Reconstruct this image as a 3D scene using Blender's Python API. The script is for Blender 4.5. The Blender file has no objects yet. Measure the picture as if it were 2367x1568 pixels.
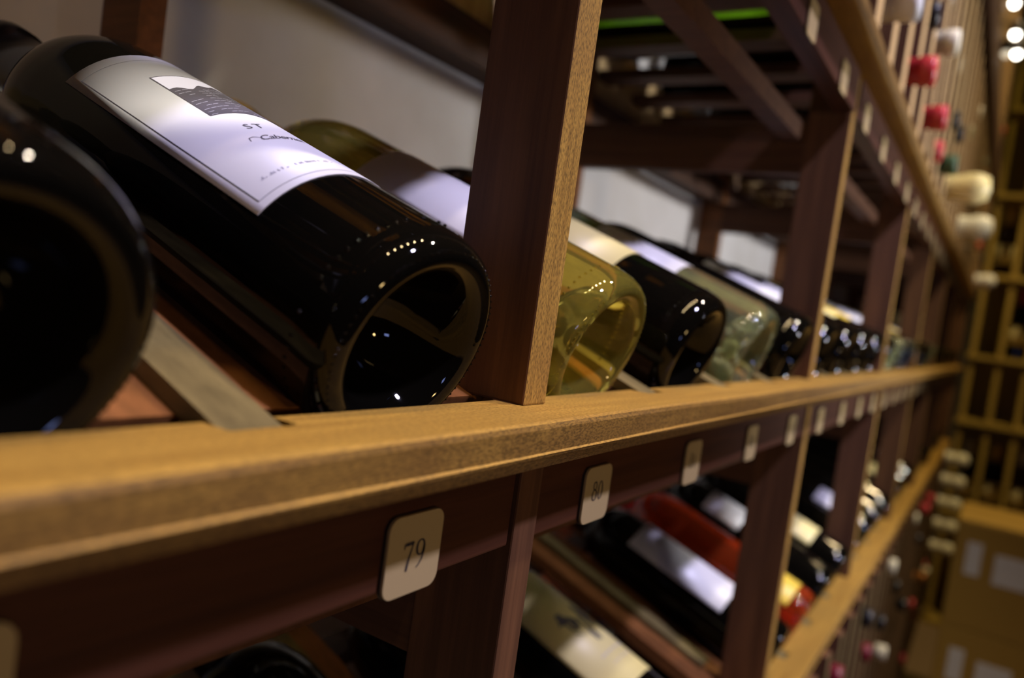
import bpy, bmesh, math, random
from mathutils import Vector, Matrix
random.seed(7)
SC = bpy.context.scene
COL = SC.collection

# ------------------------------------------------------------------ camera
S = .127                                   # width of one bottle slot (m)
FPX = 1805.0                               # focal length in pixels of the 2367 px wide frame
YAW, PITCH, ROLL = .5562, .0577, .1393
CAM = Vector((-.2551, -.1220, .0405))
fw = Vector((math.cos(YAW)*math.cos(PITCH), math.sin(YAW)*math.cos(PITCH), -math.sin(PITCH)))
rt = fw.cross(Vector((0, 0, 1))).normalized()
up = rt.cross(fw)
rt, up = math.cos(ROLL)*rt + math.sin(ROLL)*up, -math.sin(ROLL)*rt + math.cos(ROLL)*up
cd = bpy.data.cameras.new('camera')
cd.sensor_width = 23.6
cd.lens = FPX/2367*23.6
cd.clip_start = .01
cd.dof.use_dof = True
cd.dof.focus_distance = .285
cd.dof.aperture_fstop = 3.9
cam = bpy.data.objects.new('camera', cd)
cam.matrix_world = Matrix(((rt.x, up.x, -fw.x, CAM.x), (rt.y, up.y, -fw.y, CAM.y), (rt.z, up.z, -fw.z, CAM.z), (0, 0, 0, 1)))
COL.objects.link(cam)
SC.camera = cam

# ------------------------------------------------------------------ world, lights, exposure
w = bpy.data.worlds.new('world'); SC.world = w; w.use_nodes = True
bg = w.node_tree.nodes['Background']
bg.inputs[0].default_value = (1.0, .72, .42, 1); bg.inputs[1].default_value = .004
def light(name, kind, loc, target, power, col, size=.1, size_y=None, spot=60, blend=.5):
    d = bpy.data.lights.new(name, kind); d.energy = power; d.color = col
    if kind == 'AREA':
        d.shape = 'RECTANGLE' if size_y else 'DISK'; d.size = size
        if size_y: d.size_y = size_y
    else:
        d.shadow_soft_size = size
    if kind == 'SPOT':
        d.spot_size = math.radians(spot); d.spot_blend = blend
    o = bpy.data.objects.new(name, d); COL.objects.link(o); o.location = loc
    o.rotation_euler = (Vector(target)-Vector(loc)).to_track_quat('-Z', 'Y').to_euler()
    return o
WARM = (1.0, .74, .38); WARMW = (1.0, .88, .68); COOL = (.80, .82, 1.0); BLUE = (.35, .45, 1.0)
# warm ceiling down lights over the aisle
for i, x in enumerate((-.62, -.36, -.12, .10, .34, .62)):
    light('ceiling_light_near', 'SPOT', (x, -.42, 2.0), (-.04+x*.25, .02, 0), 12.5, WARM, .025, spot=36, blend=.8)
light('ceiling_light_mid', 'SPOT', (1.0, -.80, 2.0), (.95, .0, .3), 115, WARMW, .04, spot=75)
light('ceiling_light_far', 'SPOT', (2.5, -.70, 2.0), (2.6, .0, .0), 100, WARM, .04, spot=80)
light('ceiling_light_end', 'SPOT', (3.1, -.7, 2.0), (3.6, -.25, .1), 24, (1.0, .78, .22), .04, spot=70)
# skylight high across the aisle: lavender daylight
light('skylight', 'SPOT', (.15, -1.30, 2.12), (.1, .1, .05), 270, (.70, .66, 1.0), .07, spot=62, blend=.6)
# shop window low across the aisle, aimed along the rack
light('shop_window_light', 'SPOT', (1.25, -1.62, .22), (1.06, .3, .13), 110, (.97, .95, .98), .05, spot=58, blend=1.0)
# added unseen spot, its cone edge shapes the hot patch on the framed label
light('label_fill_spot', 'SPOT', (-.42, -.90, .66), (-.070, .168, .129), 115, (1.0, .94, .82), .010, spot=6.6, blend=.35)
# unseen warm fill, added low across the aisle for the wall and tags
light('warm_fill', 'SPOT', (-.30, -1.75, .16), (.25, .3, .05), 14, (1.0, .66, .26), .06, spot=50, blend=.9)
light('blue_sign_light', 'AREA', (-.9, -1.6, .05), (.6, 0, 0), 1.5, BLUE, .22, .12)
vs = SC.view_settings
vs.view_transform = 'Standard'; vs.look = 'None'; vs.gamma = 1; vs.use_curve_mapping = False; vs.exposure = 0.0

# ------------------------------------------------------------------ materials
MAT = {}
def nt(name):
    m = bpy.data.materials.new(name); m.use_nodes = True; MAT[name] = m
    t = m.node_tree
    return m, t, t.nodes['Principled BSDF']
def plain(name, col, rough=.5, metal=0, spec=.5, coat=0):
    m, t, b = nt(name)
    b.inputs['Base Color'].default_value = (*col, 1); b.inputs['Roughness'].default_value = rough
    b.inputs['Metallic'].default_value = metal; b.inputs['Specular IOR Level'].default_value = spec
    b.inputs['Coat Weight'].default_value = coat
    return m
def wood(name, c1, c2, grain='X', rough=.55, wear=None, bump=.25, speck=0):
    m, t, b = nt(name); N = t.nodes; L = t.links
    tc = N.new('ShaderNodeTexCoord'); mp = N.new('ShaderNodeMapping')
    k = {'X': (6, 150, 150), 'Y': (150, 6, 150), 'Z': (150, 150, 6)}[grain]
    mp.inputs['Scale'].default_value = k
    L.new(tc.outputs['Object'], mp.inputs['Vector'])
    n = N.new('ShaderNodeTexNoise'); n.inputs['Scale'].default_value = 1; n.inputs['Detail'].default_value = 6; n.inputs['Roughness'].default_value = .62
    L.new(mp.outputs[0], n.inputs['Vector'])
    r = N.new('ShaderNodeValToRGB'); r.color_ramp.elements[0].position = .32; r.color_ramp.elements[1].position = .68
    r.color_ramp.elements[0].color = (*c1, 1); r.color_ramp.elements[1].color = (*c2, 1)
    L.new(n.outputs['Fac'], r.inputs['Fac'])
    col = r.outputs['Color']
    if wear:
        n2 = N.new('ShaderNodeTexNoise'); n2.inputs['Scale'].default_value = 26; n2.inputs['Detail'].default_value = 5
        L.new(tc.outputs['Object'], n2.inputs['Vector'])
        r2 = N.new('ShaderNodeValToRGB'); r2.color_ramp.elements[0].position = .46; r2.color_ramp.elements[1].position = .66
        L.new(n2.outputs['Fac'], r2.inputs['Fac'])
        mx = N.new('ShaderNodeMix'); mx.data_type = 'RGBA'
        L.new(r2.outputs['Color'], mx.inputs[0]); L.new(col, mx.inputs[6]); mx.inputs[7].default_value = (*wear, 1)
        col = mx.outputs[2]
    if speck:
        m3 = N.new('ShaderNodeMapping'); m3.inputs['Scale'].default_value = tuple(.35 if q == 6 else 1 for q in k)
        L.new(tc.outputs['Object'], m3.inputs['Vector'])
        n3 = N.new('ShaderNodeTexNoise'); n3.inputs['Scale'].default_value = 1500; n3.inputs['Detail'].default_value = 3
        L.new(m3.outputs[0], n3.inputs['Vector'])
        r3 = N.new('ShaderNodeValToRGB'); r3.color_ramp.elements[0].position = .34; r3.color_ramp.elements[1].position = .60
        g = 1-speck; r3.color_ramp.elements[0].color = (g, g, g, 1); r3.color_ramp.elements[1].color = (1.12, 1.12, 1.12, 1)
        L.new(n3.outputs['Fac'], r3.inputs['Fac'])
        mm = N.new('ShaderNodeMix'); mm.data_type = 'RGBA'; mm.blend_type = 'MULTIPLY'; mm.inputs[0].default_value = 1
        L.new(col, mm.inputs[6]); L.new(r3.outputs[0], mm.inputs[7]); col = mm.outputs[2]
    L.new(col, b.inputs['Base Color'])
    b.inputs['Roughness'].default_value = rough; b.inputs['Specular IOR Level'].default_value = .3
    bp = N.new('ShaderNodeBump'); bp.inputs['Strength'].default_value = bump; bp.inputs['Distance'].default_value = .0006
    L.new(n.outputs['Fac'], bp.inputs['Height']); L.new(bp.outputs[0], b.inputs['Normal'])
    return m
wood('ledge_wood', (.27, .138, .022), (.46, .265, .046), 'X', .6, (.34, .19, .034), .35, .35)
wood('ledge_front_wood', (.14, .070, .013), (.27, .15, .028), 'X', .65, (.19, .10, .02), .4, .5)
wood('header_wood', (.052, .017, .008), (.100, .034, .014), 'X', .5)
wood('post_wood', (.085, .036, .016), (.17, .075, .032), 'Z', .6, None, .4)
wood('raw_wood', (.23, .118, .018), (.47, .27, .048), 'Z', .8, (.30, .16, .030), .8, .55)
wood('rail_wood', (.075, .030, .013), (.14, .060, .026), 'Y', .55)
wood('tray_wood', (.15, .060, .018), (.27, .105, .032), 'Y', .42)
wood('strip_wood', (.105, .078, .030), (.185, .14, .055), 'Y', .5)
wood('column_wood', (.42, .27, .11), (.66, .46, .22), 'Z', .6)
wood('dark_wood', (.05, .024, .014), (.10, .05, .028), 'X', .6)
wood('olive_wood', (.26, .165, .03), (.44, .30, .06), 'Z', .6)
def plaster():
    m, t, b = nt('plaster'); N = t.nodes; L = t.links
    tc = N.new('ShaderNodeTexCoord'); n = N.new('ShaderNodeTexNoise'); n.inputs['Scale'].default_value = 9; n.inputs['Detail'].default_value = 5
    L.new(tc.outputs['Object'], n.inputs['Vector'])
    r = N.new('ShaderNodeValToRGB'); r.color_ramp.elements[0].position = .35; r.color_ramp.elements[1].position = .75
    r.color_ramp.elements[0].color = (.60, .57, .53, 1); r.color_ramp.elements[1].color = (.74, .72, .70, 1)
    L.new(n.outputs['Fac'], r.inputs['Fac']); L.new(r.outputs[0], b.inputs['Base Color'])
    b.inputs['Roughness'].default_value = .85
plaster()
def glass(name, col, ior=1.42, rough=.02, trans=.9):
    m, t, b = nt(name)
    b.inputs['Base Color'].default_value = (*col, 1); b.inputs['Transmission Weight'].default_value = trans
    b.inputs['IOR'].default_value = ior; b.inputs['Roughness'].default_value = rough
    return m
plain('black_glass', (.0030, .0026, .0018), .03, 0, .24)
glass('brown_glass', (.16, .085, .012), 1.45)
glass('yellow_glass', (.92, .80, .16), 1.36, .02, .93)
glass('green_glass', (.80, .88, .52), 1.38, .02, .94)
glass('rose_glass', (.85, .13, .03), 1.40)
def hazy(name, col, f):
    m, t, b = nt(name); N = t.nodes
    b.inputs['Base Color'].default_value = (*col, 1); b.inputs['Transmission Weight'].default_value = 1; b.inputs['IOR'].default_value = 1.38; b.inputs['Roughness'].default_value = .03
    tr = N.new('ShaderNodeBsdfTranslucent'); tr.inputs['Color'].default_value = (*col, 1)
    mx = N.new('ShaderNodeMixShader'); mx.inputs[0].default_value = f
    t.links.new(b.outputs[0], mx.inputs[1]); t.links.new(tr.outputs[0], mx.inputs[2]); t.links.new(mx.outputs[0], N['Material Output'].inputs['Surface'])
hazy('leaf_green_glass', (.36, .62, .05), .6)
hazy('amber_glass', (.85, .45, .06), .6)
plain('white_paper', (.80, .78, .80), .38, 0, .5)
plain('cream_paper', (.78, .66, .28), .45)
plain('yellow_paper', (.80, .55, .06), .4)
plain('tag_plastic', (.52, .39, .18), .45)
plain('tag_edge', (.03, .02, .015), .5)
plain('ink', (.035, .028, .035), .6)
plain('grey_ink', (.085, .075, .09), .6)
plain('pale_ink', (.52, .50, .60), .6)
plain('sky_ink', (.62, .60, .70), .6)
plain('cap_red', (.50, .03, .035), .35)
plain('cap_orange', (.75, .27, .05), .35)
plain('cap_black', (.012, .011, .012), .3)
plain('cap_cream', (.78, .72, .52), .4)
plain('cap_white', (.80, .80, .80), .4)
plain('cap_butter', (.90, .74, .34), .4)
plain('cap_gold', (.80, .52, .14), .3, .8)
plain('cap_green', (.05, .10, .04), .35)
plain('cap_burgundy', (.16, .01, .02), .35)
plain('cardboard', (.42, .25, .045), .8)
plain('floor_tile', (.20, .13, .07), .7)
plain('ceiling_paint', (.35, .28, .2), .9)
plain('lamp_metal', (.10, .09, .08), .4, 1)
def emit(name, col, s):
    m, t, b = nt(name); b.inputs['Emission Color'].default_value = (*col, 1); b.inputs['Emission Strength'].default_value = s
emit('bulb', (1, .93, .8), 14)
emit('dim_bulb', (1, .85, .6), .9)

# ------------------------------------------------------------------ helpers
def link(name, me, mat, parent=None):
    o = bpy.data.objects.new(name, me); COL.objects.link(o)
    if mat is not None and not me.materials: me.materials.append(MAT[mat])
    if parent is not None: o.parent = parent
    return o
def tag(o, label=None, cat=None, group=None, kind=None):
    if label: o['label'] = label
    if cat: o['category'] = cat
    if group: o['group'] = group
    if kind: o['kind'] = kind
    return o
def empty(name, loc=(0, 0, 0)):
    o = bpy.data.objects.new(name, None); o.empty_display_size = .02; COL.objects.link(o); o.location = loc
    return o
def me_from(vs_, fs, name='mesh', smooth=False):
    me = bpy.data.meshes.new(name); me.from_pydata([tuple(v) for v in vs_], [], fs); me.update()
    if smooth: me.polygons.foreach_set('use_smooth', [True]*len(me.polygons))
    return me
BF = [(0, 3, 2, 1), (4, 5, 6, 7), (0, 1, 5, 4), (1, 2, 6, 5), (2, 3, 7, 6), (3, 0, 4, 7)]
def bv(x0, x1, y0, y1, z0, z1):
    return [(x0, y0, z0), (x1, y0, z0), (x1, y1, z0), (x0, y1, z0), (x0, y0, z1), (x1, y0, z1), (x1, y1, z1), (x0, y1, z1)]
def box_me(x0, x1, y0, y1, z0, z1, bevel=0, seg=2):
    me = me_from(bv(x0, x1, y0, y1, z0, z1), BF)
    if bevel:
        bm = bmesh.new(); bm.from_mesh(me)
        bmesh.ops.bevel(bm, geom=list(bm.edges), offset=bevel, segments=seg, affect='EDGES', profile=.6)
        bm.to_mesh(me); bm.free()
    return me
def box(name, x0, x1, y0, y1, z0, z1, mat, parent=None, bevel=0):
    return link(name, box_me(x0, x1, y0, y1, z0, z1, bevel), mat, parent)
def boxes_me(lst):
    v = []; f = []
    for b in lst:
        k = len(v); v += bv(*b); f += [tuple(i+k for i in q) for q in BF]
    return me_from(v, f)
def lathe_me(prof, seg=48):
    v = []; f = []; rings = []
    for r, z in prof:
        if r < 1e-6: rings.append([len(v)]); v.append((0, 0, z))
        else:
            rings.append(list(range(len(v), len(v)+seg)))
            v += [(r*math.cos(2*math.pi*i/seg), r*math.sin(2*math.pi*i/seg), z) for i in range(seg)]
    for a, b in zip(rings, rings[1:]):
        for i in range(seg):
            j = (i+1) % seg
            if len(a) == 1: f.append((a[0], b[i], b[j]))
            elif len(b) == 1: f.append((a[i], a[j], b[0]))
            else: f.append((a[i], a[j], b[j], b[i]))
    me = me_from(v, f, smooth=True)
    bm = bmesh.new(); bm.from_mesh(me); bmesh.ops.recalc_face_normals(bm, faces=bm.faces); bm.to_mesh(me); bm.free()
    me.polygons.foreach_set('use_smooth', [True]*len(me.polygons))
    return me
def cyl_pt(r, ang, z): return (r*math.sin(ang), -r*math.cos(ang), z)
def patch_me(r, a0, a1, z0, z1, n=24, th=.00025):
    """paper wrapped on a bottle; angles in degrees, 0 = facing up"""
    v = []; f = []
    a0, a1 = math.radians(a0), math.radians(a1)
    for i in range(n+1):
        a = a0+(a1-a0)*i/n
        v += [cyl_pt(r, a, z0), cyl_pt(r, a, z1), cyl_pt(r+th, a, z0), cyl_pt(r+th, a, z1)]
    for i in range(n):
        k = 4*i; q = k+4
        f += [(k+2, q+2, q+3, k+3), (k, k+1, q+1, q), (k, q, q+2, k+2), (k+1, k+3, q+3, q+1)]
    f += [(0, 2, 3, 1), (4*n, 4*n+1, 4*n+3, 4*n+2)]
    me = me_from(v, f)
    me.polygons.foreach_set('use_smooth', [abs(p.normal.z) < .5 for p in me.polygons])
    return me
def wrap_poly(polys, r):
    """flat polygons (x across in m, y along the axis in m) laid on a cylinder"""
    v = []; f = []
    for p in polys:
        k = len(v); v += [cyl_pt(r, x/r, y) for x, y in p]; f.append(tuple(range(k, k+len(p))))
    return me_from(v, f)
def ribbon(pts):
    """stroke as quads: points (x, y, width)"""
    out = []; L = []; R = []
    for i, (x, y, wd) in enumerate(pts):
        a = pts[max(i-1, 0)]; b = pts[min(i+1, len(pts)-1)]
        dx, dy = b[0]-a[0], b[1]-a[1]; d = math.hypot(dx, dy) or 1
        nx, ny = -dy/d*wd/2, dx/d*wd/2
        L.append((x+nx, y+ny)); R.append((x-nx, y-ny))
    for i in range(len(pts)-1): out.append([R[i], R[i+1], L[i+1], L[i]])
    return out
def arc(cx, cy, rx, ry, a0, a1, n, wmax, wmin, rot=0):
    p = []
    for i in range(n+1):
        a = math.radians(a0+(a1-a0)*i/n); ww = wmin+(wmax-wmin)*abs(math.cos(a))**1.4
        p.append((cx+rx*math.cos(a), cy+ry*math.sin(a), ww))
    return p
# old-style serif figures in a box 0.62 wide, x-height about 0.7
def digit(c):
    if c == '7': return ribbon([(.04, .52, .05), (.05, .66, .09), (.14, .665, .12), (.52, .665, .12)]) + ribbon([(.52, .70, .05), (.40, .38, .08), (.30, .10, .11), (.24, -.22, .12)])
    if c == '9': return ribbon(arc(.29, .46, .20, .25, 0, 360, 22, .115, .045)) + ribbon([(.49, .48, .115), (.48, .28, .10), (.40, .04, .08), (.26, -.12, .06), (.14, -.2, .04)])
    if c == '8': return ribbon(arc(.29, .70, .17, .19, 0, 360, 22, .10, .05)) + ribbon(arc(.29, .27, .22, .25, 0, 360, 22, .11, .05))
    if c == '0': return ribbon(arc(.29, .44, .22, .42, 0, 360, 24, .115, .045))
    if c == '1': return ribbon([(.30, .70, .10), (.30, .02, .10)]) + ribbon([(.14, .58, .05), (.30, .68, .06)]) + ribbon([(.14, .02, .05), (.46, .02, .05)])
    if c == '2': return ribbon([(.1, .5, .1), (.16, .64, .07), (.3, .70, .06), (.44, .6, .1), (.42, .42, .1), (.25, .2, .07), (.08, .05, .05)]) + ribbon([(.06, .05, .1), (.52, .05, .1)])
    if c == '3': return ribbon(arc(.26, .56, .18, .17, 150, -80, 14, .1, .05)) + ribbon(arc(.26, .12, .2, .27, 90, -150, 14, .1, .05))
    if c == '4': return ribbon([(.4, .7, .1), (.4, -.2, .1)]) + ribbon([(.4, .68, .05), (.04, .16, .05)]) + ribbon([(.02, .14, .07), (.58, .14, .07)])
    if c == '5': return ribbon([(.48, .7, .09), (.16, .7, .06), (.14, .42, .06)]) + ribbon(arc(.26, .14, .2, .29, 120, -150, 14, .11, .05))
    if c == '6': return ribbon(arc(.3, .28, .2, .27, 0, 360, 20, .11, .05)) + ribbon([(.1, .3, .11), (.16, .62, .08), (.42, .9, .04)])
    return []

# ------------------------------------------------------------------ the setting
ZU, ZL = .296, -.310                      # tops of the upper and the lower ledge
XA, XE = -.75, 3.48                       # near and far end of the rack
def struct(o): o['kind'] = 'structure'; return o
struct(box('wall_back', -1.6, 4.2, .332, .42, -1.12, 2.3, 'plaster'))
struct(box('wall_end', 4.2, 4.3, -2.2, .42, -1.12, 2.3, 'plaster'))
struct(box('floor', -1.6, 4.2, -2.2, .332, -1.2, -1.12, 'floor_tile'))
struct(box('ceiling', -1.6, 4.2, -2.2, .42, 2.3, 2.38, 'ceiling_paint'))

# ------------------------------------------------------------------ the rack
TAU = .352
C_, S_ = math.cos(TAU), math.sin(TAU)
BY, BZ, BR = .0273, .0188, .0373          # bottle base centre behind a ledge, bottle radius
rack = empty('wine_rack', (0, 0, -1.12))
tag(rack, 'long dark wooden wine rack with numbered display ledges along the plaster wall', 'rack')
def rp(o):                                 # parent to the rack keeping world placement
    o.parent = rack; o.matrix_parent_inverse = Matrix.Translation((0, 0, 1.12)); return o

def ledge(zt, name='ledge'):
    prof = [(.0022, 0), (.0007, -.0006), (0, -.0022), (0, -.0102), (-.0007, -.0108), (-.0004, -.0118), (.0016, -.0160), (.0030, -.0165), (.0245, -.0165), (.0245, 0)]
    n = len(prof); v = []; f = []
    xs = [XA + (XE-XA)*i/60 for i in range(61)]
    for x in xs:
        for i, (y, z) in enumerate(prof):
            wob = .00035*math.sin(x*23+zt*9)+.0002*math.sin(x*61+i) if y < .01 else 0
            v.append((x, y+wob, z+zt))
    for s in range(60):
        for i in range(n):
            j = (i+1) % n
            f.append((s*n+i, s*n+j, (s+1)*n+j, (s+1)*n+i))
    f += [tuple(range(n-1, -1, -1)), tuple(60*n+i for i in range(n))]
    # back part, notched for the divider strips
    ks = [k for k in range(-6, 29) if XA < k*S < XE]
    edges = [XA] + [e for k in ks for e in (k*S-.0090, k*S+.0118)] + [XE]
    for a, b in zip(edges[::2], edges[1::2]):
        q = len(v); v += bv(a, b, .0244, .0345, zt-.0165, zt); f += [tuple(i+q for i in z) for z in BF]
    me = me_from(v, f)
    bm = bmesh.new(); bm.from_mesh(me); bmesh.ops.recalc_face_normals(bm, faces=bm.faces); bm.to_mesh(me); bm.free()
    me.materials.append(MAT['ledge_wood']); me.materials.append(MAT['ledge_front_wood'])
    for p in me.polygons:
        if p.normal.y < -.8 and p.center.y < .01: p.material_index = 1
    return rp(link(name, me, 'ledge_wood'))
for z in (ZU, 0, ZL): ledge(z)
BAYS = [k*4*S for k in range(-1, 7)]       # post positions -0.508 .. 3.048
BAYS = [x for x in BAYS if x < XE]
# header boards, one between each pair of posts, under each ledge
for zt in (ZU, 0, ZL):
    for x in [XA-.25] + BAYS:
        x0 = x+.0095; x1 = min(x+4*S-.0095, XE)
        if x1 - x0 < .05: continue
        if x == XA-.25: x0, x1 = XA, BAYS[0]-.0095
        rp(box('header_board', x0, x1, .0205, .038, zt-.052, zt-.0165, 'header_wood', None, .0008))
# front posts, between the ledges (they stand on one and carry the next)
post_me = box_me(-.0082, .0082, .0226, .0604, 0, ZU-.0165, .0008)
post_lo = box_me(-.0082, .0082, .0190, .0604, 0, -ZL-.0165, .0008)
post_shaded = box_me(-.0082, .0082, .0190, .0604, 0, -ZL-.0165, .0008)  # near lower posts: ledge shade put into the colour, front dark like the sides
for me in (post_me, post_lo):
    me.materials.append(MAT['post_wood']); me.materials.append(MAT['raw_wood'])
    for p in me.polygons:
        if p.normal.y < -.6: p.material_index = 1
for x in BAYS + [XE-.0085]:
    o = link('front_post', post_me, 'post_wood'); o.location = (x, 0, 0); rp(o)
    o = link('front_post', post_shaded if x < .1 else post_lo, 'post_wood'); o.location = (x, 0, ZL); rp(o)
# back posts on the wall
for x in BAYS + [XE-.0085]:
    rp(box('back_post', x-.0082, x+.0072, .295, .3315, -1.12, ZU+.02, 'tray_wood'))
# cross members from front post to back post, back beams, inner rails
for zt in (ZU, 0):
    for x in BAYS + [XE-.0085]:
        rp(box('cross_member', x-.0078, x+.0078, .0604, .295, zt-.108, zt-.062, 'rail_wood'))
    rp(box('back_beam', XA, XE, .3005 if zt == ZU else .302, .3315, zt-.062, zt-.025, 'dark_wood'))
    if zt == ZU: rp(box('back_board', XA, XE, .318, .3315, zt-.024, zt+.05, 'column_wood'))
    rp(box('inner_rail', XA, XE, .0610, .0790, zt-.080, zt-.064, 'rail_wood'))
# sloping tray boards and divider strips that cradle the bottles
def tilt(X, a0, a1, n0, n1, wx0, wx1, zt):
    """box in the tilted frame of the bottles: a along the axis, n normal to it"""
    O = Vector((X, BY, zt+BZ)); A = Vector((0, C_, S_)); Nn = Vector((0, -S_, C_))
    c = []
    for nn in (n0, n1):
        for x, a in ((wx0, a0), (wx1, a0), (wx1, a1), (wx0, a1)):
            c.append(O + Vector((x, 0, 0)) + A*a + Nn*nn)
    return me_from(c, BF)
for zt in (0, ZL):
    for k in range(-5, 28):
        X = k*S
        if X < XA+.05 or X > XE-.03: continue
        for sx in (-1, 1):
            w0, w1 = (.0004, .0350) if sx > 0 else (-.0350, -.0004)
            rp(link('tray_board', tilt(X, .0105, .285, -.0362, -.0243, w0, w1, zt), 'tray_wood'))
        if abs((k/4) - round(k/4)) > .01 or True:
            rp(link('divider_strip', tilt(X, -.0085 if k % 4 else .046, .285, -.0242, -.0186, -.0090, .0095, zt), 'strip_wood'))
    rp(box('tray_rest', XA, XE, .262, .290, zt+.052, zt+.064, 'dark_wood'))
# number tags on the middle header board
tag_me = None
def rounded(w, h, r, n=6):
    p = []
    for cx, cz, a0 in ((w/2-r, h/2-r, 0), (-w/2+r, h/2-r, 90), (-w/2+r, -h/2+r, 180), (w/2-r, -h/2+r, 270)):
        for i in range(n+1):
            a = math.radians(a0+90*i/n); p.append((cx+r*math.cos(a), cz+r*math.sin(a)))
    return p
def plate(pts, y0, y1):
    n = len(pts); v = [(x, y0, z) for x, z in pts] + [(x, y1, z) for x, z in pts]
    f = [tuple(range(n-1, -1, -1)), tuple(range(n, 2*n))] + [(i, (i+1) % n, n+(i+1) % n, n+i) for i in range(n)]
    me = me_from(v, f)
    bm = bmesh.new(); bm.from_mesh(me); bmesh.ops.recalc_face_normals(bm, faces=bm.faces); bm.to_mesh(me); bm.free()
    return me
tag_me = plate(rounded(.0258, .0250, .0042), -.0009, 0)
edge_me = plate(rounded(.0264, .0256, .0044), 0, .0012)
def number_tag(x, z, txt, label):
    o = link('number_tag', tag_me, 'tag_plastic'); o.location = (x, .0193, z); rp(o); o['label'] = label
    e = link('tag_backing', edge_me, 'tag_edge', o)
    if txt:
        polys = []; h = .0095; adv = .0056; x0 = -adv*len(txt)/2
        for i, c in enumerate(txt):
            for p in digit(c): polys.append([(x0+i*adv+px*.0088, -.0028+py*h) for px, py in p])
        v = []; f = []
        for p in polys:
            k = len(v); v += [(px, -.00105, pz) for px, pz in p]; f.append(tuple(range(k, k+len(p))))
        d = link('digits', me_from(v, f), 'ink', o)
XT = -.0677
for i in range(-2, 27):
    x = XT+S*(i+1); num = 80+i
    if x > XE-.05: break
    number_tag(x, -.0418, str(num) if num < 84 else '', 'cream number tag reading %d' % num if num < 84 else 'cream number tag on the middle header board')
for i in range(-2, 27):
    x = .045+S*i
    if x > XE-.05: break
    number_tag(x, ZU-.0430, '', 'cream number tag on the upper header board')
# raw wood fibres on the near post's front edges
v = []; f = []
for i in range(150):
    z = random.uniform(.002, .277); x = -.0082 if random.random() < .8 else .0082
    l = random.uniform(.0006, .0022); a = random.uniform(.3, 1.2); s = -1 if x < 0 else 1
    p0 = Vector((x, .0228+random.uniform(0, .0006), z)); p1 = p0+Vector((s*l*math.cos(a)*.6, -l*.25, l*math.sin(a)))
    k = len(v); wv = Vector((.00006, .00006, -.00008))
    v += [p0-wv, p0+wv, p1]; f.append((k, k+1, k+2))
o = rp(link('wood_fibres', me_from(v, f), 'raw_wood')); o['kind'] = 'stuff'

# ------------------------------------------------------------------ upper and lower column racks (necks point to the aisle)
CP = .094
CX0 = -.40
NCOL = int((XE-CX0)/CP)
cp_up = box_me(-.013, .013, .004, .040, ZU, 1.40, .0008)
cp_lo = box_me(-.013, .013, .004, .040, -1.12, ZL-.052, .0008)
rows_up = [.337+.095*k for k in range(4)] + [.860+.095*k for k in range(5)]
rows_lo = [-.405-.09*k for k in range(7)]
rail_me = box_me(-.014, .014, .0405, .300, -.047, -.037)
for me, q in ((cp_up, 'column_wood'), (cp_lo, 'strip_wood')):
    me.materials.append(MAT['post_wood']); me.materials.append(MAT[q])
    for p in me.polygons:
        if p.normal.y < -.6: p.material_index = 1
for i in range(NCOL+1):
    x = CX0+i*CP
    o = link('column_post', cp_up, 'column_wood'); o.location = (x, 0, 0); rp(o)
    o = link('column_post', cp_lo, 'column_wood'); o.location = (x, 0, 0); rp(o)
    for z in rows_up[:3]:
        o = link('bottle_rail', rail_me, 'rail_wood'); o.location = (x, 0, z); rp(o)
far_rails = []
for i in range(NCOL+1):
    x = CX0+i*CP
    for z in rows_up[3:]+rows_lo: far_rails.append((x-.014, x+.014, .0405, .300, z-.047, z-.037))
o = rp(link('far_bottle_rails', boxes_me(far_rails), 'rail_wood')); o['kind'] = 'stuff'
rp(box('cornice', XA, XE, -.010, .045, .700, .800, 'dark_wood', None, .002))
rp(box('cornice', XA, XE, -.010, .045, 1.40, 1.48, 'dark_wood', None, .002))

# ------------------------------------------------------------------ bottles
def bordeaux(R, H=.300, body=.188):
    k = R/.0373
    p = [(0, .030), (.006*k, .0292), (.012*k, .0262), (.018*k, .0200), (.0225*k, .0110), (.0252*k, .0040), (.0275*k, .0012), (.0305*k, 0), (.0330*k, .0008), (.0352*k, .0030), (.0366*k, .0068), (.0372*k, .0110), (R, .016), (R, body*.5), (R, body)]
    for i in range(1, 9):
        t = i/8; a = t*math.pi/2
        p.append((R-(R-.0148)*(1-math.cos(a))**.9 if t < 1 else .0148, body+.045*math.sin(a)**.9))
    p += [(.0142, .262), (.0140, H-.016), (.0155, H-.015), (.0155, H-.004), (.0140, H-.001), (0, H)]
    return p
def burgundy(R, H=.298):
    k = R/.0373
    p = bordeaux(R)[:13]
    p += [(R, .120), (R*.985, .135), (R*.93, .152), (R*.83, .170), (R*.70, .188), (R*.57, .206), (R*.46, .224), (R*.41, .240), (.0140, .262), (.0138, H-.016), (.0155, H-.015), (.0155, H-.004), (.0138, H-.001), (0, H)]
    return p
BODY = {'bordeaux': lathe_me(bordeaux(BR), 72), 'burgundy': lathe_me(burgundy(BR), 72), 'small': lathe_me(bordeaux(.0365), 24)}
CAPS = lathe_me([(.0153, .232), (.0150, .262), (.0148, .283), (.0163, .284), (.0163, .2965), (.0150, .2995), (0, .3003)], 32)
CAPS_LO = lathe_me([(.0153, .232), (.0150, .262), (.0148, .283), (.0163, .284), (.0163, .2965), (.0150, .2995), (0, .3003)], 12)
FOIL = lathe_me([(.0340, .185), (.0290, .212), (.0240, .240), (.0225, .262), (.0265, .272), (.0270, .290), (.0200, .306), (0, .310)], 20)
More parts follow.
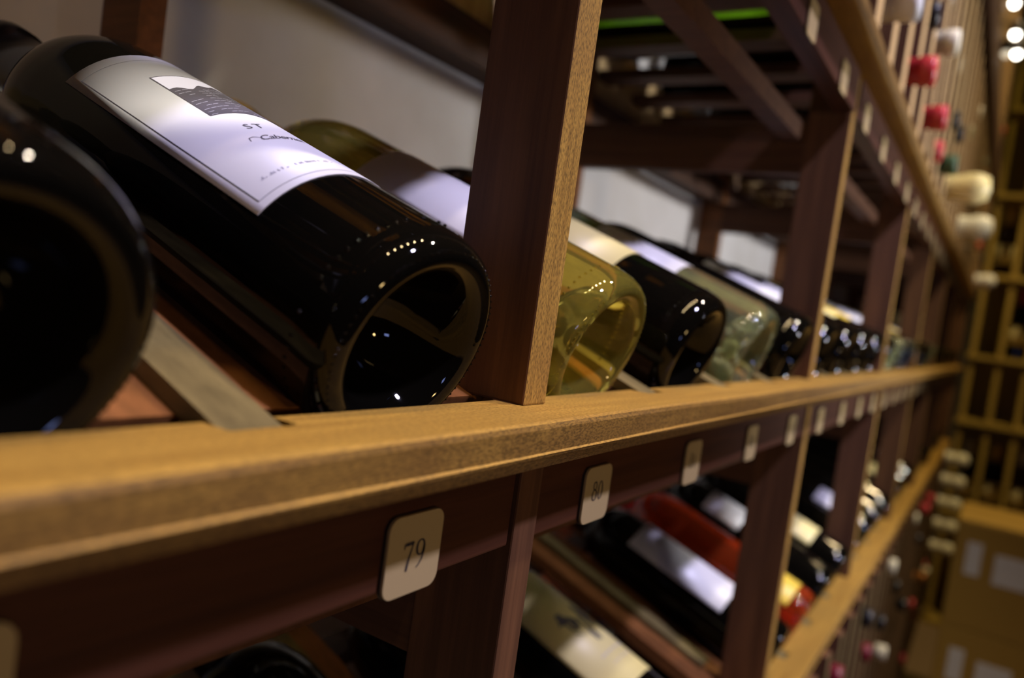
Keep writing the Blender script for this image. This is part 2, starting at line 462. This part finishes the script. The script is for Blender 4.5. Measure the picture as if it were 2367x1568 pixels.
# stippling round the heel
def stipple():
    v = []; f = []
    def bump(c, r, n):
        k = len(v); c = Vector(c); n = Vector(n).normalized(); t1 = n.orthogonal().normalized(); t2 = n.cross(t1)
        for h, rr in ((0, 1.0), (.55, .80)):
            for i in range(6):
                a = i*math.pi/3; v.append(c+n*(h*r)+(t1*math.cos(a)+t2*math.sin(a))*(r*rr))
        v.append(c+n*r)
        for i in range(6):
            j = (i+1) % 6
            f.append((k+i, k+j, k+6+j, k+6+i)); f.append((k+6+i, k+6+j, k+12))
    rnd = random.Random(3)
    for i in range(64):
        a = 2*math.pi*i/64
        if rnd.random() < .28: continue
        bump(cyl_pt(BR-.0001, a, .0155+rnd.uniform(-.0003, .0003)), .00072, cyl_pt(1, a, 0))
    for i in range(84):
        a = 2*math.pi*i/84
        bump(cyl_pt(.0333, a, .0010), .00042, (math.sin(a)*.6, -math.cos(a)*.6, -.8))
    return me_from(v, f, smooth=True)
STIP = stipple()
def wine(loc, kind='bordeaux', gl='black_glass', cap='cap_black', lab=None, label='', group=None, stip=True, rot=0, neck_out=False, foil=False, tilt_=TAU):
    t = empty('wine_bottle', loc)
    t.rotation_euler = (math.pi/2 if neck_out else -(math.pi/2-tilt_), 0, 0)
    if rot: t.rotation_euler = (t.rotation_euler.to_matrix() @ Matrix.Rotation(rot, 3, 'Z')).to_euler()
    me = BODY[kind]
    b = bpy.data.objects.new('glass_body', me); COL.objects.link(b); b.parent = t
    if not me.materials: me.materials.append(None)
    b.material_slots[0].link = 'OBJECT'; b.material_slots[0].material = MAT[gl]
    if stip and kind != 'small':
        if not STIP.materials: STIP.materials.append(None)
        s = bpy.data.objects.new('heel_stippling', STIP); COL.objects.link(s); s.parent = b
        s.material_slots[0].link = 'OBJECT'; s.material_slots[0].material = MAT[gl]; s['kind'] = 'stuff'
    cme = FOIL if foil else (CAPS_LO if kind == 'small' else CAPS)
    if not cme.materials: cme.materials.append(None)
    c = bpy.data.objects.new('capsule', cme); COL.objects.link(c); c.parent = t
    c.material_slots[0].link = 'OBJECT'; c.material_slots[0].material = MAT[cap]
    tag(t, label, 'bottle', group)
    lo = None
    if lab:
        mat, a0, a1, z0, z1 = lab
        lo = link('paper_label', patch_me(BR+.00012 if kind != 'small' else .0366, a0, a1, z0, z1), mat, t)
    return t, lo
def spot(i, zt): return ((i+.5)*S, BY, zt+BZ)
def text_polys(txt, size, shear=0, space=1.0):
    cu = bpy.data.curves.new('print', 'FONT'); cu.body = txt; cu.size = size; cu.shear = shear; cu.space_character = space; cu.resolution_u = 3
    o = bpy.data.objects.new('print', cu); me = bpy.data.meshes.new_from_object(o)
    out = [[(me.vertices[i].co.x, me.vertices[i].co.y) for i in p.vertices] for p in me.polygons]
    bpy.data.objects.remove(o); bpy.data.curves.remove(cu); bpy.data.meshes.remove(me)
    return out
def shift(polys, dx, dy): return [[(x+dx, y+dy) for x, y in p] for p in polys]

G_MID = 'bottles on the middle ledge'; G_LOW = 'bottles on the lower ledge'; G_UP = 'bottles in the upper columns'; G_BOT = 'bottles in the lowest columns'
# --- middle ledge, from the left
wine(spot(-2, 0), label='black bottle cut off by the left edge, nearest the camera', group=G_MID, cap='cap_black', rot=.4)
x, y, z = spot(-1, 0)
main, lab = wine((-.0677, y, z), lab=('white_paper', -61, 61, .0496, .1709), label='black bottle with large white framed label, beside the near post', group=G_MID, cap='cap_black')
RL = BR+.00012+.00025+.00012
def rad(d): return math.radians(d)*RL
lines = []
fa, z0, z1 = rad(55.6), .0530, .1642
lines += [[(-fa-.00018, z0), (-fa+.00018, z0), (-fa+.00018, z1), (-fa-.00018, z1)]]
lines += [[(fa-.00018, z0), (fa+.00018, z0), (fa+.00018, z1), (fa-.00018, z1)]]
link('border_line', wrap_poly(lines, RL), 'ink', lab)
hl = []
for zz in (z0, z1):
    for i in range(30):
        a, b = -fa+2*fa*i/30, -fa+2*fa*(i+1)/30
        hl.append([(a, zz-.00009), (b, zz-.00009), (b, zz+.00009), (a, zz+.00009)])
link('border_rule', wrap_poly(hl, RL), 'grey_ink', lab)
# engraved landscape
def strip(fl, fh, x0, x1, n=24):
    out = []
    for i in range(n):
        a, b = x0+(x1-x0)*i/n, x0+(x1-x0)*(i+1)/n
        out.append([(a, fl(a)), (b, fl(b)), (b, fh(b)), (a, fh(a))])
    return out
px0, px1, pz0, pz1 = rad(-29.5), rad(29.5), .1052, .1458
link('engraving_frame', wrap_poly(strip(lambda a: pz1-.0006, lambda a: pz1, px0, px1) + strip(lambda a: pz0, lambda a: pz0+.0004, px0, px1)
     + [[(px0, pz0), (px0+.0005, pz0), (px0+.0005, pz1), (px0, pz1)]], RL), 'grey_ink', lab)
hill = lambda a: .1345+.0030*math.sin(a*210+1.2)+.0012*math.sin(a*700)
link('engraved_sky', wrap_poly(strip(hill, lambda a: pz1-.0006, px0+.0005, px1), RL), 'sky_ink', lab)
link('engraved_hill', wrap_poly(strip(lambda a: pz0, hill, px0+.0004, px1), RL), 'grey_ink', lab)
RL2 = RL+.00005
rows = []
for j in range(13):
    zz = .1065+.0021*j
    g = lambda a, zz=zz, j=j: zz+.0028*math.sin(a*90+j*.25)
    for a0 in [px0+.001+(px1-px0)*q/14 for q in range(14)]:
        if random.random() < .62 and g(a0)+.0003 < hill(a0)-.001 and g(a0) > pz0+.0006:
            rows += strip(lambda a: g(a), lambda a: g(a)+.00022, a0, min(a0+.0024, px1), 3)
link('engraved_vineyard', wrap_poly(rows, RL2), 'pale_ink', lab)
link('title_lettering', wrap_poly(shift(text_polys('ST', .0058, 0, 1.35), rad(-22.5), .0905), RL), 'grey_ink', lab)
link('script_lettering', wrap_poly(shift(text_polys('Cabernet', .0052, .35, .9), rad(-24.5), .0805) + ribbon([(rad(-29.5), .0812, .0002), (rad(-28.5), .0836, .0003), (rad(-26), .0840, .0003), (rad(-23), .0825, .0002)]), RL), 'grey_ink', lab)
small = []
aa = -46
while aa < -4:
    hgt = random.uniform(.0011, .0016)
    if random.random() < .8: small.append([(rad(aa), .0598), (rad(aa+.5), .0598), (rad(aa+.5), .0598+hgt), (rad(aa), .0598+hgt)])
    if random.random() < .5: small.append([(rad(aa), .0598), (rad(aa+1), .0598), (rad(aa+1), .0598+.0004), (rad(aa), .0598+.0004)])
    aa += random.choice((1.25, 1.25, 2.4))
link('small_print', wrap_poly(small, RL), 'pale_ink', lab)

wine(spot(0, 0), gl='yellow_glass', cap='cap_gold', lab=('white_paper', -60, 60, .058, .150), label='pale yellow glass bottle just behind the near post', group=G_MID)
wine(spot(1, 0), lab=('cream_paper', -62, 75, .062, .150), cap='cap_burgundy', label='black bottle between the yellow and the pale green bottle', group=G_MID)
wine(spot(2, 0), gl='green_glass', cap='cap_red', lab=('white_paper', -50, 50, .075, .150), label='pale green clear glass bottle on the middle ledge', group=G_MID)
wine(spot(3, 0), lab=('white_paper', 20, 85, .07, .14), cap='cap_burgundy', label='black bottle against the second post on the middle ledge', group=G_MID)
ordn = ['first', 'second', 'third', 'fourth', 'fifth', 'sixth', 'seventh', 'eighth', 'ninth', 'tenth', 'eleventh', 'twelfth', 'thirteenth', 'fourteenth', 'fifteenth', 'sixteenth', 'seventeenth', 'eighteenth', 'nineteenth', 'twentieth',
        'twenty-first', 'twenty-second', 'twenty-third', 'twenty-fourth', 'twenty-fifth', 'twenty-sixth', 'twenty-seventh', 'twenty-eighth', 'twenty-ninth', 'thirtieth'] + ['thirty-' + q for q in ('first', 'second', 'third', 'fourth', 'fifth', 'sixth', 'seventh', 'eighth', 'ninth')] + ['fortieth', 'forty-first', 'forty-second']
papers = ['white_paper', 'white_paper', 'cream_paper', 'white_paper', 'yellow_paper']
caps = ['cap_black', 'cap_burgundy', 'cap_white', 'cap_red', 'cap_gold']
for i in range(4, 27):
    X, Y, Z = spot(i, 0)
    if X > XE-.05: break
    g = 'green_glass' if i in (9, 15) else 'black_glass'
    wine((X, Y, Z), gl=g, cap=caps[i*3 % 5], lab=(papers[i*2 % 5], -58, 58, .050+.004*(i % 3), .150), stip=i < 8,
         label='%s bottle past the second post on the middle ledge' % ordn[i-4], group=G_MID)
# --- lower ledge
wine(spot(-2, ZL), lab=('cream_paper', -50, 50, .05, .13), label='black bottle below tag 78 at the bottom left corner', group=G_LOW, stip=False)
wine(spot(-1, ZL), lab=('cream_paper', -40, 62, .060, .150), label='black bottle below tag 79, only a corner of its label showing', group=G_LOW, stip=False)
wine(spot(0, ZL), label='black bottle below tag 80 hidden behind the near lower post', group=G_LOW, stip=False)
wine(spot(1, ZL), label='black bottle below tag 81 left of the bird label bottle', group=G_LOW, stip=False)
bt, lb = wine(spot(2, ZL), lab=('cream_paper', -62, 62, .062, .185), label='black bottle with cream label and dark bird drawing on the lower ledge', group=G_LOW)
# bird drawing: body, head, comb and tail as printed shapes
def ell(cx, cy, rx, ry, n=14): return [(cx+rx*math.cos(2*math.pi*i/n), cy+ry*math.sin(2*math.pi*i/n)) for i in range(n)]
bird = [ell(.000, .118, .0085, .0062), ell(-.0075, .1275, .0036, .0034), ell(.0085, .1265, .0030, .0070), ell(.0115, .122, .0026, .0075), ell(-.0045, .1225, .0042, .0052),
        [(-.0108, .1272), (-.0132, .1262), (-.0108, .1256)], ell(-.0075, .1315, .0022, .0014), ell(.0005, .109, .0010, .0045), ell(.0030, .1085, .0010, .0045)]
link('bird_print', wrap_poly([[(x*1.35-.006, (y-.118)*1.35+.120) for x, y in p] for p in bird], RL), 'grey_ink', lb)
link('line_print', wrap_poly([[(-.018+.0031*i, .0905), (-.0163+.0031*i, .0905), (-.0163+.0031*i, .0918), (-.018+.0031*i, .0918)] for i in range(11)] +
     [[(-.014+.0031*i, .0815), (-.0125+.0031*i, .0815), (-.0125+.0031*i, .0824), (-.014+.0031*i, .0824)] for i in range(9)], RL), 'pale_ink', lb)
wine(spot(4, ZL), lab=('white_paper', -60, 60, .062, .178), cap='cap_black', label='black bottle with plain white label right of an empty slot on the lower ledge', group=G_LOW)
wine(spot(5, ZL), gl='rose_glass', cap='cap_red', lab=('yellow_paper', -60, 60, .020, .085), label='orange red glass bottle with yellow label on the lower ledge', group=G_LOW, stip=False)
wine(spot(6, ZL), lab=('white_paper', -60, 60, .125, .18), label='black bottle with pale label right of the orange red bottle', group=G_LOW)
for i in range(7, 27):
    X, Y, Z = spot(i, ZL)
    if X > XE-.05: break
    wine((X, Y, Z), cap=caps[i % 5], lab=('white_paper' if i % 3 == 0 else 'cream_paper', -58, 58, .050, .10) if i % 2 else None, stip=i < 9,
         label='%s bottle beyond the pale label bottle on the lower ledge' % ordn[i-7], group=G_LOW)
# --- upper columns: necks out
capcol = {'cap_red': 'red', 'cap_orange': 'orange', 'cap_black': 'black', 'cap_cream': 'cream', 'cap_white': 'white', 'cap_gold': 'gold', 'cap_butter': 'butter yellow', 'cap_green': 'dark green', 'cap_burgundy': 'burgundy'}
rowname = ['bottom', 'second', 'third', 'fourth', 'fifth', 'sixth', 'seventh', 'eighth', 'ninth']
def column_bottle(i, zrow, r, cap, gl='black_glass', out=.0, where='upper', group=G_UP, foil=False, kind='small'):
    x = CX0+(i+.5)*CP
    return wine((x, .300-out, zrow), kind=kind, gl=gl, cap=cap, stip=False, neck_out=True, foil=foil,
                label='%s-capped bottle in the %s columns, %s row, %s column' % (capcol[cap], where, rowname[r] if where == 'upper' else ordn[r], ordn[i]), group=group)
def col_of(X): return int((X-CX0)/CP)
fixed = {(0, col_of(.51)): 'cap_white', (0, col_of(.69)): 'cap_red', (1, col_of(.9)): 'cap_cream', (0, col_of(.91)): 'cap_red', (0, col_of(1.14)): 'cap_green',
         (0, col_of(1.34)): 'cap_butter', (0, col_of(1.84)): 'cap_cream', (0, col_of(3.18)): 'cap_white'}
rnd = random.Random(11)
for r, zr in enumerate(rows_up):
    for i in range(NCOL):
        X = CX0+(i+.5)*CP
        if (r, i) in fixed:
            column_bottle(i, zr, r, fixed[(r, i)], out=.055 if X > 1.2 else .02, foil=X > 1.2)
        elif r == 0 and X < .45:
            column_bottle(i, zr, r, rnd.choice(['cap_black', 'cap_gold', 'cap_burgundy']), gl='leaf_green_glass' if i == 8 else ['amber_glass', 'brown_glass', 'black_glass'][i % 3], out=.02)
        elif X > .45 and rnd.random() < (.26 if r < 4 else .2):
            column_bottle(i, zr, r, rnd.choice(['cap_black', 'cap_black', 'cap_burgundy', 'cap_black', 'cap_cream', 'cap_green', 'cap_red']), out=rnd.uniform(-.02, .008))
# --- lowest columns
for r, zr in enumerate(rows_lo):
    for i in range(NCOL):
        X = CX0+(i+.5)*CP
        if X < .6: continue
        if X > 3.2 and r < 5 and i == NCOL-2:
            column_bottle(i, zr+.04, r, 'cap_cream', where='lowest', group=G_BOT, out=.07, foil=True)
        elif rnd.random() < .22:
            column_bottle(i, zr, r, rnd.choice(['cap_black', 'cap_red', 'cap_orange', 'cap_burgundy', 'cap_black', 'cap_cream']), where='lowest', group=G_BOT, out=rnd.uniform(-.01, .02))

# ------------------------------------------------------------------ far end: second rack across the aisle end, boxes, lamps
er = empty('end_rack', (3.75, -.6, -1.12)); tag(er, 'tall yellowish wooden rack closing the far end of the aisle', 'rack')
def ep(o): o.parent = er; o.matrix_parent_inverse = Matrix.Translation((-3.75, .6, 1.12)); return o
for k in range(13):
    yy = -.02-.10*k
    ep(box('post', 3.60, 3.64, yy-.010, yy+.010, -1.12, 1.40, 'olive_wood'))
for zz in (-1.10, -.62, -.22, .06, .40, .74, 1.10, 1.40):
    ep(box('shelf', 3.58, 3.95, -1.25, .0, zz-.020, zz, 'olive_wood'))
ep(box('back_panel', 3.95, 3.97, -1.25, .0, -1.12, 1.42, 'olive_wood'))
k = 0
for zz in (.06, .40, .74, -.62):
    for yy in (-.07, -.17, -.27):
        if rnd.random() < .75:
            t, _ = wine((3.74, yy, zz+.0005), kind='small', cap=rnd.choice(['cap_red', 'cap_black', 'cap_gold', 'cap_cream']), lab=('cream_paper', -180, -20, .06, .14), stip=False,
                 gl=rnd.choice(['black_glass', 'brown_glass']), label='%s standing bottle on the end rack, counted from the lower shelf up' % ordn[k], group='bottles on the end rack')
            t.rotation_euler = (0, 0, 0); k += 1
def carton(x0, x1, y0, y1, z0, z1, label):
    c = empty('cardboard_box', ((x0+x1)/2, (y0+y1)/2, z0)); tag(c, label, 'box', 'cardboard boxes on the floor')
    def q(name, *a):
        o = box(name, *a[:6], a[6], None, a[7] if len(a) > 7 else 0); o.parent = c; o.matrix_parent_inverse = Matrix.Translation(c.location).inverted(); return o
    q('carton_body', x0, x1, y0, y1, z0, z1, 'cardboard', .004)
    q('flap', x0+.002, x1-.002, y0+.002, (y0+y1)/2-.002, z1, z1+.003, 'cardboard')
    q('flap', x0+.002, x1-.002, (y0+y1)/2+.002, y1-.002, z1, z1+.003, 'cardboard')
    q('shipping_label', x0-.001, x0, y1-.075, y1-.035, z1-.16, z1-.06, 'white_paper')
    q('shipping_label', x0-.001, x0, y1-.20, y1-.11, z1-.17, z1-.08, 'white_paper')
carton(2.50, 2.85, -.46, -.088, -1.1195, -.78, 'lower cardboard box of the stack on the floor')
carton(2.50, 2.85, -.46, -.088, -.7765, -.45, 'upper cardboard box with two white shipping labels')
for i, (px, py) in enumerate([(2347, 80), (2350, 125), (2345, 8), (2326, 124)]):
    d = fw + rt*((px-1183.5)/FPX) - up*((py-784)/FPX)
    p = CAM + d*(((2.02 if i == 3 else 2.2)-CAM.x)/d.x)
    L_ = empty('rack_lamp', p); tag(L_, ['right hand bright lamp of the upper pair on the far rack front', 'lowest bright lamp on the far rack front', 'topmost bright lamp at the upper right corner', 'faint lamp left of the lowest bright lamp'][i], 'lamp', 'small lamps on the rack front')
    b = link('bulb', lathe_me([(0, -.010), (.006, -.009), (.010, -.003), (.010, .003), (.006, .009), (0, .010)], 16), 'dim_bulb' if i == 3 else 'bulb', L_)
    h = link('housing', lathe_me([(.012, .004), (.014, .010), (.013, .030), (.006, .036), (0, .036)], 16), 'lamp_metal', L_)
    s = box('arm', -.002, .002, 0, .003-p.y, .028, .032, 'lamp_metal', L_)
